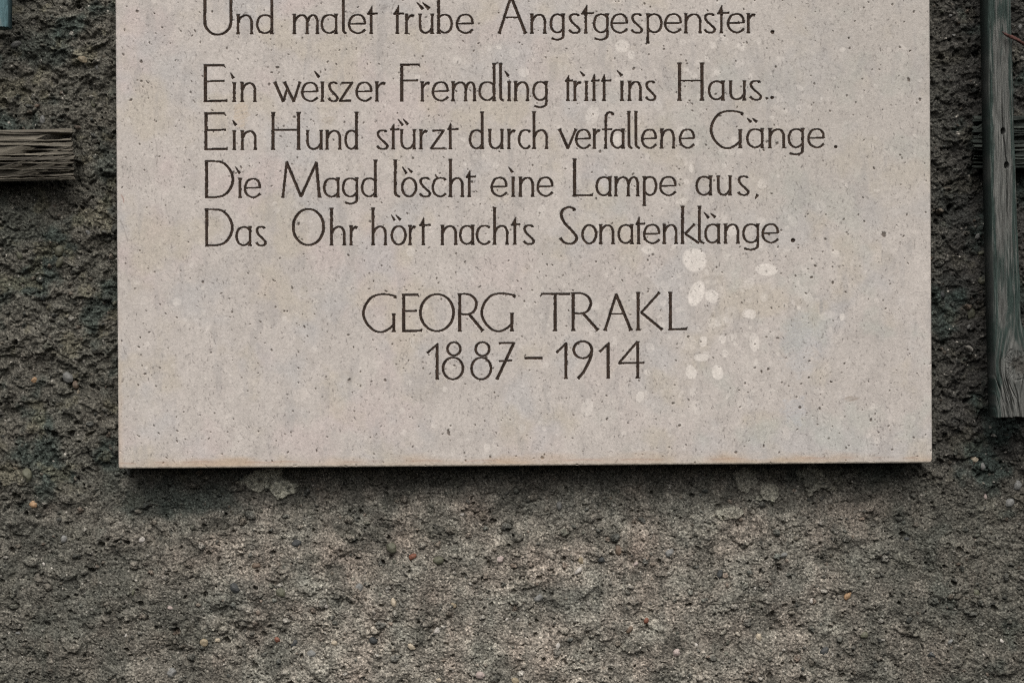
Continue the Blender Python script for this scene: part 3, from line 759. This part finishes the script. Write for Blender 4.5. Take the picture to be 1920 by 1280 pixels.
for (cx, cy, ax, ay, rot, st) in FOSS:
    sl = qwin(cx, cy, max(ax, ay) * 1.6)
    if sl[0].stop <= sl[0].start or sl[1].stop <= sl[1].start: continue
    dx, dy = QX[sl] - cx, QY[sl] - cy
    c_, s_ = math.cos(rot), math.sin(rot)
    d = np.hypot((dx * c_ - dy * s_) / ax, (dx * s_ + dy * c_) / ay) + 0.15 * noise(QX[sl] / max(11, 1.7 * max(ax, ay)), QY[sl] / max(11, 1.7 * max(ax, ay)), 66) + 0.05 * noise(QX[sl] / 6, QY[sl] / 6, 67)
    mk = (1 - sstep(0.78, 1.04, d)) * st * (.88 + .22 * noise(QX[sl] / 6, QY[sl] / 6, 91))
    CS[sl] += (np.array(FW, np.float32) - CS[sl]) * mk[..., None]
    rim = (1 - sstep(0.0, 0.10, np.abs(d - 1.0))) * 0.17 * st
    CS[sl] += (np.array((0.24, 0.22, 0.20), np.float32) - CS[sl]) * rim[..., None]
# a banded tan shell and a few brown stains
for (cx, cy, ax, ay, st, rgb) in ((451, 214, 18, 28, .55, FT), (616, 226, 13, 9, .35, (0.33, 0.28, 0.22)), (570, 546, 10, 15, .35, (0.37, 0.34, 0.28)), (721, 14, 7, 6, .6, (.24, .22, .21)),
                              (1597, 748, 17, 6, .55, (.25, .20, .16)), (655, 713, 6, 7, .5, (.22, .20, .18)), (757, 326, 7, 6, .5, (.21, .19, .16)), (785, 326, 4.5, 4, .7, (.18, .17, .15)),
                              (1340, 520, 22, 6, .35, (.26, .23, .2)), (1540, 575, 4, 16, .5, (.24, .24, .24)), (1500, 650, 40, 70, .25, (.40, .42, .44)), (1490, 770, 26, 34, .35, (.42, .44, .47)), (860, 645, 8, 10, .3, (.3, .29, .27))):
    sl = qwin(cx, cy, max(ax, ay) * 1.5)
    d = np.hypot((QX[sl] - cx) / ax, (QY[sl] - cy) / ay) + 0.35 * fbm(QX[sl], QY[sl], 14, 3, 68)
    mk = (1 - sstep(0.6, 1.0, d)) * st * (0.8 + 0.3 * np.sin((QY[sl] - cy) * 0.9 + 0.3 * (QX[sl] - cx)))
    CS[sl] += (np.array(rgb, np.float32) - CS[sl]) * np.clip(mk, 0, 1)[..., None]
# pits: real little holes with dirt in them
PITS = [(841, 811, 3.2, 6.5, .3), (1017, 858, 3.5, 3.5, 0), (1657, 440, 5, 6, .4), (257, 22, 3, 3, 0), (231, 103, 2.6, 2.6, 0), (265, 153, 2.6, 2.6, 0), (265, 116, 3, 4, 0),
    (245, 188, 4, 2.4, .6), (1724.6, 187, 3, 3.4, .4), (1704, 150, 3, 5, .3), (1719, 194, 1.8, 2, 0), (520, 127, 4, 2.4, -.2), (774, 297, 2.4, 3, .4), (1062, 92, 2, 2, 0), (1245, 93, 2.6, 2.4, 0), (1288, 120, 2.6, 2, .4),
    (1342, 177, 3, 2, .5), (1457, 269, 3.4, 3, 0), (1432, 282, 1.8, 3.6, .4), (1465, 432, 2.4, 2.4, 0), (560, 420, 2.4, 4, -.3), (560, 445, 1.8, 2, 0), (694, 416, 2, 3, .3), (1118, 373, 2, 3, 0), (780, 471, 1.8, 1.8, 0),
    (836, 280, 2.6, 2.2, 0), (552, 220, 3, 2.4, .4), (646, 230, 2, 2.2, 0), (1060, 317, 2, 2, 0), (1276, 337, 2, 2, 0), (1522, 520, 3.4, 2.4, .3), (1437, 632, 2.4, 1.8, 0), (1458, 634, 2.6, 2, 0), (1518, 677, 2.6, 2, 0), (1500, 764, 3, 3.4, 0),
    (1537, 766, 2.4, 3, 0), (1633, 787, 2.4, 4, -.4), (1432, 836, 1.8, 4, 0), (1262, 756, 3, 2.4, .3), (1380, 848, 3, 3, 0), (1554, 822, 2, 2.2, 0), (1517, 708, 3, 2, .3), (1558, 716, 3, 2, 0), (1590, 440, 2, 2, 0), (1182, 590, 2, 2, 0),
    (655, 712, 3.2, 2.2, .8), (722, 713, 2.4, 3, 0), (653, 628, 3, 1.8, .4), (692, 542, 2, 2, 0), (430, 560, 2, 2, 0), (262, 470, 2, 2, 0), (300, 690, 2, 2, 0), (263, 633, 1.6, 3, .3), (272, 701, 3, 2, .4), (259, 722, 2, 2.4, 0), (290, 510, 2, 2, 0)]
for _ in range(90):
    PITS.append((rs.uniform(226, 1738), rs.uniform(-5, 866), rs.uniform(1.4, 2.8), rs.uniform(1.6, 3.6), rs.uniform(-1, 1)))
for _ in range(900):
    PITS.append((rs.uniform(226, 1738), rs.uniform(-5, 868), rs.uniform(.9, 1.9), rs.uniform(1.0, 2.9), rs.uniform(-1, 1)))
for (cx, cy, ax, ay, rot) in PITS:
    sl = qwin(cx, cy, max(ax, ay) * 1.6 + 1)
    dx, dy = QX[sl] - cx, QY[sl] - cy
    c_, s_ = math.cos(rot), math.sin(rot)
    d = np.hypot((dx * c_ - dy * s_) / ax, (dx * s_ + dy * c_) / ay) + 0.3 * noise(QX[sl] / 3, QY[sl] / 3, 69)
    mk = 1 - sstep(0.6, 1.1, d)
    HS[sl] -= 0.9 * mk * min(1, max(ax, ay) / 3)
    CS[sl] += (np.array((0.085, 0.065, 0.052), np.float32) - CS[sl]) * (mk * min(.85, .35 + max(ax, ay) * .14))[..., None]
# thousands of fine dark flecks
for _ in range(14000):
    cx, cy = rs.uniform(226, 1740), rs.uniform(-8, 872)
    a = rs.normal(1.45, .6); ln = rs.uniform(.8, 3.2); st = rs.uniform(.18, .72) * (1.0 if rs.rand() < .85 else 1.5)
    if noise(np.array([cx / 60]), np.array([cy / 60]), 70)[0] < rs.uniform(-.9, .25): continue
    sl = qwin(cx, cy, 4)
    dx, dy = QX[sl] - cx, QY[sl] - cy
    al, ac = dx * math.cos(a) + dy * math.sin(a), -dx * math.sin(a) + dy * math.cos(a)
    mk = np.exp(-(al / ln) ** 2 - (ac / .85) ** 2) * st
    CS[sl] += (np.array((0.10, 0.085, 0.08), np.float32) - CS[sl]) * mk[..., None]
    HS[sl] -= .10 * mk
# hairline cracks and scratches
def scratch(pts, w, st, depth, rgb=(0.13, 0.11, 0.10)):
    p = catmull(np.array(pts, float), n=40)
    for x, y in p:
        sl = qwin(x, y, 3)
        d2 = (QX[sl] - x) ** 2 + (QY[sl] - y) ** 2
        mk = np.exp(-d2 / w ** 2) * st
        CS[sl] += (np.array(rgb, np.float32) - CS[sl]) * mk[..., None]
        HS[sl] -= depth * mk
scratch([(291, 205), (289, 250), (293, 272), (295, 296), (293, 310)], .8, .16, .05)
scratch([(663, 592), (680, 608), (700, 627), (716, 643)], .9, .10, .05)
scratch([(225, 412), (231, 425), (236, 440), (240, 452)], .9, .12, .05)
scratch([(227, 365), (231, 372), (232, 380)], 1.0, .12, .05, (.3, .17, .14))
for _ in range(16):
    x, y = rs.normal(1425, 18), rs.normal(725, 28); a = rs.uniform(0, 3.1); ln = rs.uniform(10, 30)
    scratch([(x, y), (x + ln * .5 * math.cos(a) + rs.normal(0, 2), y + ln * .5 * math.sin(a)), (x + ln * math.cos(a), y + ln * math.sin(a))], .7, .05, .02, (.60, .57, .54))
for _ in range(60):
    x, y = rs.uniform(240, 1700), rs.uniform(10, 840); a = rs.normal(1.4, .5); ln = rs.uniform(12, 40)
    scratch([(x, y), (x + ln * .5 * math.cos(a) + rs.normal(0, 4), y + ln * .5 * math.sin(a)), (x + ln * math.cos(a), y + ln * math.sin(a))], .8, .035, .03)
# rusty water stain along the lower edge
yb = 876.8 + (866.0 - 876.8) * U
dst = yb - QY
stain = (1 - sstep(3, 24, dst + 9 * fbm(QX, QY * 3, 90, 3, 71))) * (0.65 + 0.6 * noise(QX / 120, QY * 0, 72))
mixs(0.62 * stain, (0.43, 0.31, 0.20))
mixs(0.35 * (1 - sstep(0, 2.2, np.abs(dst - 9 - 3 * noise(QX / 70, QY * 0, 73)))) * sstep(0.0, 0.3, noise(QX / 55, QY * 0, 74)), (0.34, 0.19, 0.13))
mixs(0.5 * (1 - sstep(1.0, 4.0, dst)), (0.52, 0.48, 0.41))
mixs(0.3 * (1 - sstep(2, 12, QX - lx + 4 * noise(QX / 20, QY / 30, 75))) * sstep(500, 850, QY), (0.44, 0.33, 0.22))

# carve the letters
cut = np.zeros((ny, nx), bool)
row0 = int(np.searchsorted(sv, -10))
for l in LINES:
    for (q, d, wd) in l.st:
        n = max(2, int(len(q) * 3))
        t = np.linspace(0, len(q) - 1, n); ii = np.arange(len(q))
        xs, ys, ws = np.interp(t, ii, q[:, 0]), np.interp(t, ii, q[:, 1]), np.interp(t, ii, wd)
        ds, es = np.interp(t, ii, d[:, 0]), np.interp(t, ii, d[:, 1])
        for x, y, w, tx, ty in zip(xs, ys, ws, ds, es):
            fu = (x - (219 + 4.5 * y / 877)) / 1524.5
            i = int(round(fu * (nx - 1)))
            if i < 6 or i > nx - 7: continue
            # rows: QY = sv compressed by the tilt of the lower edge
            f = ((876.8 - 10.8 * fu) + 240) / (876.6 + 240)
            j = row0 + int(round((y + 240) / f - 240 + 10))
            if j < 5 or j > ny - 6: continue
            R = int(w / 2 + 2)
            sl = (slice(max(j - R, 0), j + R + 1), slice(i - R, i + R + 1))
            ax_, ay_ = QX[sl] - x, QY[sl] - y
            cut[sl] |= (np.abs(ax_ * ty - ay_ * tx) < w / 2 + 0.12) & (np.abs(ax_ * tx + ay_ * ty) < 0.62)
HS = np.where(cut, -1.5, HS)
CS[cut] = (0.05, 0.04, 0.034)

kf = S
G = np.stack([(QX - 960) * kf, YF - HS * 0.001, ZC - (QY - 640) * kf], -1).astype(np.float32)
G -= PLOC.astype(np.float32)
slab = closed_board("slab", G, np.clip(CS, .02, .85), [(0.0006, YF + 0.0012 - PLOC[1]), (0.0007, YF + 0.032 - PLOC[1] - 1e-5)], M_STONE, plaque)

# the dark V-shaped grooves, one mesh for each engraved line
for n_l, l in enumerate(LINES):
    for word in range(l.wd + 1):
        vs, qs = [], []
        n0 = 0
        for (q, d, wd), wi in zip(l.st, l.wi):
            if wi != word: continue
            nr = np.stack([-d[:, 1], d[:, 0]], 1)
            a, c = q + nr * wd[:, None] / 2, q - nr * wd[:, None] / 2
            m = len(q)
            depth = np.minimum(1.2, wd * 0.21)
            def W3(p, y):
                return np.stack([(p[:, 0] - 960) * kf, np.full(m, YF) + y * 0.001, ZC - (p[:, 1] - 640) * kf], 1)
            vs += [W3(a, np.full(m, .10)), W3(q, depth + .1), W3(c, np.full(m, .10))]
            i = np.arange(m - 1) + n0
            qs.append(np.stack([i, i + 1, i + 1 + m, i + m], 1)); qs.append(np.stack([i + m, i + 1 + m, i + 1 + 2 * m, i + 2 * m], 1))
            n0 += 3 * m
        o = mesh_from("inscription_word", np.concatenate(vs) - PLOC, np.concatenate(qs), M_PAINT, plaque, False)
        if n_l == 5: o["label"] = "large carved word in capitals"
        if n_l == 6: o["label"] = "carved dash" if word == 1 else "carved year in numerals"

# ------------------------------------------------------------------ weathered laths
def lath(px0, px1, py0, py1, yf, thick, seed, c_hi, c_lo, label, end_left=False, tilt=0.0):
    xs = np.arange(px0, px1 + .1, 1.3); ys = np.arange(0, 1.0001, 1 / ((py1 - py0) / 0.7))
    A, B = np.meshgrid(xs, ys)
    py = py0 + B * (py1 - py0) + tilt * (A - px1)
    # the ragged sawn end
    ends = 3.2 * noise(B * 14, B * 0, seed + 1) + 2.0 * noise(B * 37, B * 0, seed + 2)
    if not end_left:
        A = A + ends * sstep(px1 - 22, px1, A) + 5 * (B - .5) * sstep(px1 - 40, px1, A)
    else:
        A = A + ends * (1 - sstep(px0, px0 + 14, A))
    w = 1.6 * noise(A / 90, B * 3, seed + 3) + .05 * (A - px1) * (B - .5)
    h = 1.3 * noise(A / 210, (py + w) / 6.5, seed + 7) + .9 * noise(A / 90, (py + w) / 3.9, seed + 8) + .3 * noise(A / 12, py / 4.0, seed + 4)
    crack = np.zeros_like(A)
    for ci, (cb, cw) in enumerate(((.15, 4.2), (.25, 1.4), (.36, 3.0), (.44, 2.4), (.53, 1.3), (.62, 1.6), (.72, 4.2), (.80, 1.5), (.86, 2.4), (.94, 1.6))):
        cy = py0 + (cb + .012 * noise(A[0] / 300, 0 * A[0] + ci, seed + 5)[None, :]) * (py1 - py0) + 1.7 * noise(A / 75, A * 0 + ci * 3.1, seed + 5) + .5 * noise(A / 17, A * 0 + ci, seed + 6) + tilt * (A - px1)
        ww = 1.75 * cw * np.clip(.62 + .75 * noise(A / 90, A * 0 + ci * 1.7, seed + 6), .05, 1.5)
        k_ = 1 - sstep(.25, 1.0, np.abs(py - cy) / np.maximum(ww, .2))
        crack = np.maximum(crack, k_ * np.clip(ww / 2.2, .2, 1.4))
    h -= 13.0 * crack
    A = A + (7.0 * crack * ((1 - sstep(px0, px0 + 12, A)) if end_left else -sstep(px1 - 12, px1, A)))
    eb = np.minimum(B, 1 - B) * (py1 - py0)
    h -= 1.4 * np.clip(1 - eb / 4, 0, 1) ** 2
    col = np.empty(A.shape + (3,), np.float32); col[:] = c_hi
    tv = np.clip(.45 + .6 * noise(A / 240, (py + w) / 7.0, seed + 9) + .55 * noise(A / 110, (py + w) / 3.9, seed + 10), 0, 1)
    col += (np.array(c_lo, np.float32) - col) * tv[..., None]
    kk = S * (yf - CY) / DIST
    G = np.stack([(A - 960) * kk, yf - h * .001, ZC - (py - 640) * kk], -1).astype(np.float32)
    o = closed_board("wooden_lath", G, np.clip(col, .01, .8), [(0.0002, yf + 0.003), (0.0, yf + thick)], M_LATH)
    thing(o, label, "wood lath")
    return o
lath(-420, 137.5, 241, 337, -0.030, 0.030, 80, (0.172, 0.156, 0.126), (0.040, 0.036, 0.030), "thick weathered grey lath end with deep grain, at the left of the plaque", tilt=-0.02)
lath(1825, 2330, 217, 315, -0.024, 0.024, 90, (0.060, 0.069, 0.061), (0.022, 0.027, 0.024), "dark greenish weathered lath crossing behind the upright green plank", end_left=True)

# ------------------------------------------------------------------ upright planks
def plank(name, ys, fl, fr, yf, thick, colour, relief, label, cat, slope=0.035):
    us = np.linspace(0, 1, 150)
    Uu, Yy = np.meshgrid(us, ys)
    L0, R0 = np.interp(Yy, *zip(*fl)), np.interp(Yy, *zip(*fr))
    A = L0 + (R0 - L0) * Uu
    h = relief(A, Yy, L0, R0)
    ed = np.minimum(A - L0, R0 - A)
    h = h - 1.1 * np.clip(1 - ed / 3.5, 0, 1) ** 2 + np.where(ed < 5, .5 * noise(A / 3, Yy / 14, 99), 0)
    col = colour(A, Yy, L0, R0)
    kk = S * (yf - CY) / DIST
    # the lower end is slightly frayed
    Yq = Yy + np.where(Yy > ys[-1] - 6, 1.5 * noise(A / 5, A * 0, 101), 0) + slope * (np.mean(fr[-1][0] * 0 + fl[-1][1]) - A) * sstep(ys[-1] - 60, ys[-1], Yy)
    G = np.stack([(A - 960) * kk, yf - h * .001, ZC - (Yq - 640) * kk], -1).astype(np.float32)
    o = closed_board(name, G, np.clip(col, .008, .8), [(0.0003, yf + 0.004), (0.0003, yf + thick)], M_PLANK)
    return thing(o, label, cat)

KX, KY = 1907.0, 684.0
def plank_fields(A, Yy):
    dx, dy = A - KX, (Yy - KY) * .85
    d = np.hypot(dx, dy)
    bend = 20 * np.exp(-(dy / 48) ** 2) * np.exp(-np.abs(dx) / 60) * np.sign(dx)
    u = A - bend * (1 - np.exp(-np.abs(dx) / 9)) + 0.010 * (Yy - 300) * 0 - 8 * sstep(700, 800, Yy)
    u = u - np.interp(Yy, [0, 420, 783], [1853, 1860, 1869])
    inside = 1 - sstep(19, 25, d + 2 * noise(A / 9, Yy / 9, 102))
    return u, d, inside
def plank_relief(A, Yy, L0, R0):
    u, d, ins = plank_fields(A, Yy)
    g = 0.75 * noise(u / 3.0, Yy / 90, 103) + .6 * noise(u / 1.5, Yy / 45, 104)
    low = sstep(610, 700, Yy)
    crk = np.abs(noise(u / 7.5, Yy / 160, 105))
    g = g - (0.6 + 2.4 * low) * (1 - sstep(0, .13, crk)) * sstep(-.2, .3, noise(A / 14, Yy / 90, 106) + .35 * low)
    ring = noise((d + 5 * noise(A / 14, Yy / 14, 107)) / 2.1, np.arctan2(Yy - KY, A - KX) * 1.2, 107)
    rad = np.abs(noise(np.arctan2(Yy - KY, A - KX) * 4, d / 40, 108))
    g = g * (1 - ins) + ins * (.40 * ring - 1.0 * (1 - sstep(0, .14, rad)) - .4 - 1.6 * (1 - sstep(3, 15, d + 6 * noise(A / 7, Yy / 7, 109))))
    g -= 1.5 * (1 - sstep(0, 2.0, np.abs(d - 25 + 2.5 * noise(A / 12, Yy / 12, 110)))) * sstep(-.2, .4, noise(A / 16, Yy / 16, 116))
    for (ox, y0_, y1_, dp) in ((0, 655, 790, 2.6), (9, 690, 790, 3.2), (22, 706, 790, 2.6), (-7, 690, 770, 1.6)):       # splits curling round the knot
        lx_ = np.interp(Yy, [640, 660, 690, 720, 750, 783], [1880, 1877, 1875.5, 1881, 1887, 1891]) + ox + 1.2 * noise(A * 0, Yy / 17, 124 + ox)
        g -= dp * (1 - sstep(.4, 1.7, np.abs(A - lx_))) * sstep(y0_, y0_ + 25, Yy)
    # drying crack through two nail holes
    cx = np.interp(Yy, [150, 200, 246, 280, 310, 350, 470], [1876, 1878.5, 1881, 1884.5, 1888, 1888.5, 1889])
    amt = sstep(150, 235, Yy) * (1 - sstep(330, 470, Yy))
    g -= 3.0 * amt * (1 - sstep(.3, 1.5, np.abs(A - cx + .8 * noise(A * 0, Yy / 14, 111))))
    for hx, hy in ((1881, 246), (1887.5, 310)):
        g -= 6.0 * (1 - sstep(3.2, 5.2, np.hypot(A - hx, (Yy - hy) * .72)))
    return g
def plank_colour(A, Yy, L0, R0):
    u, d, ins = plank_fields(A, Yy)
    wood, dark, paint = np.array((0.136, 0.137, 0.128)), np.array((0.036, 0.041, 0.038)), np.array((0.021, 0.038, 0.033))
    t = np.clip(.45 + .6 * noise(u / 2.4, Yy / 60, 112) + .4 * noise(u / 1.2, Yy / 25, 113), 0, 1)
    c = wood + (dark - wood) * (t * .75)[..., None]
    pm = sstep(.05, .45, .55 * fbm(A * 2.2, Yy * .6, 60, 3, 114) + .50 * sstep(390, 470, Yy) * (1 - sstep(600, 760, Yy)) + .5 * (1 - sstep(20, 70, Yy))
               + .9 * (1 - sstep(2, 11 + 4 * noise(A * 0, Yy / 60, 119), A - L0)) + .8 * (1 - sstep(5, 12, R0 - A)) - .24 + .25 * noise(u / 2.0, Yy / 30, 115))
    c = c + (np.array((.040, .036, .030)) - c) * (.75 * ins * (1 - sstep(9, 22, np.hypot(A - KX - 6, Yy - KY) + 7 * noise(A / 8, Yy / 8, 117))))[..., None]
    pm = pm * (1 - .55 * sstep(.0, .5, noise(u / 3.2, Yy / 110, 118))) * (1 - .7 * ins)
    c = c + (paint - c) * (.88 * pm)[..., None]
    return c.astype(np.float32)
ys = np.concatenate([np.arange(-420, -20, 8.0), np.arange(-20, 783.1, 1.2)])
plank("wooden_plank", ys, [(-420, 1846), (0, 1853), (420, 1860), (783, 1869)], [(-420, 1889), (0, 1896), (240, 1901.5), (420, 1908), (600, 1915), (645, 1928), (690, 1950), (783, 1956)],
      -0.053, 0.027, plank_colour, plank_relief, "upright green plank with worn paint, two nail holes and a knot", "plank")

def teal_colour(A, Yy, L0, R0):
    t = np.clip(.5 + .5 * noise(A / 5, Yy / 40, 120), 0, 1)[..., None]
    c = np.array((0.085, 0.150, 0.165)) * (1 - t) + np.array((0.060, 0.110, 0.120)) * t
    wear = sstep(.25, .6, fbm(A * 2, Yy * .7, 40, 3, 121))[..., None]
    return (c + (np.array((0.17, 0.19, 0.185)) - c) * wear * .5).astype(np.float32)
def teal_relief(A, Yy, L0, R0):
    return .35 * noise(A / 3, Yy / 60, 122) + .2 * noise(A / 1.4, Yy / 30, 123)
plank("wooden_plank", np.concatenate([np.arange(-420, -20, 8.0), np.arange(-20, 52.1, 1.0)]), [(-420, -34), (52, -28)], [(-420, 12), (0, 14.5), (52, 13.5)],
      -0.050, 0.014, teal_colour, teal_relief, "teal painted board end in the top corner above the weathered lath end", "plank")

# ------------------------------------------------------------------ twig across the green plank
pts = [(1879, 60, -.0575, 1.1), (1886, 65, -.059, 2.6), (1897, 70, -.059, 3.3), (1908, 75.5, -.0585, 3.1), (1922, 84, -.055, 3.0), (1945, 97, -.040, 3.0), (1975, 108, -.016, 3.0), (2000, 114, .004, 3.0)]
pp = catmull(np.array(pts, float), n=8)
vs = []
for i, (x, y, dep, r) in enumerate(pp):
    c = np.array(P(x, y, dep)); a = np.array(P(*pp[max(i - 1, 0)][:3])); b = np.array(P(*pp[min(i + 1, len(pp) - 1)][:3]))
    t = (b - a) / np.linalg.norm(b - a)
    n1 = np.cross(t, (0, 1, 0)); n1 /= np.linalg.norm(n1); n2 = np.cross(t, n1)
    for kx in range(12):
        an = kx * math.pi / 6
        rr = r * S * (1 + .14 * math.sin(3 * an + i * .35) + .08 * math.sin(i * 1.3))
        vs.append(c + rr * (math.cos(an) * n1 + math.sin(an) * n2))
q = []
for i in range(len(pp) - 1):
    for kx in range(12):
        q.append((i * 12 + kx, i * 12 + (kx + 1) % 12, (i + 1) * 12 + (kx + 1) % 12, (i + 1) * 12 + kx))
cc = np.empty((len(vs), 3)); cc[:] = (0.075, 0.032, 0.026)
cc[: 12 * 6] = (0.035, 0.020, 0.018)
tw = mesh_from("twig", np.array(vs), q, M_TWIG, None, True, cc, ngons=[list(range(11, -1, -1)), list(range(len(vs) - 12, len(vs)))])
thing(tw, "thin reddish brown twig lying across the top of the green plank", "twig")
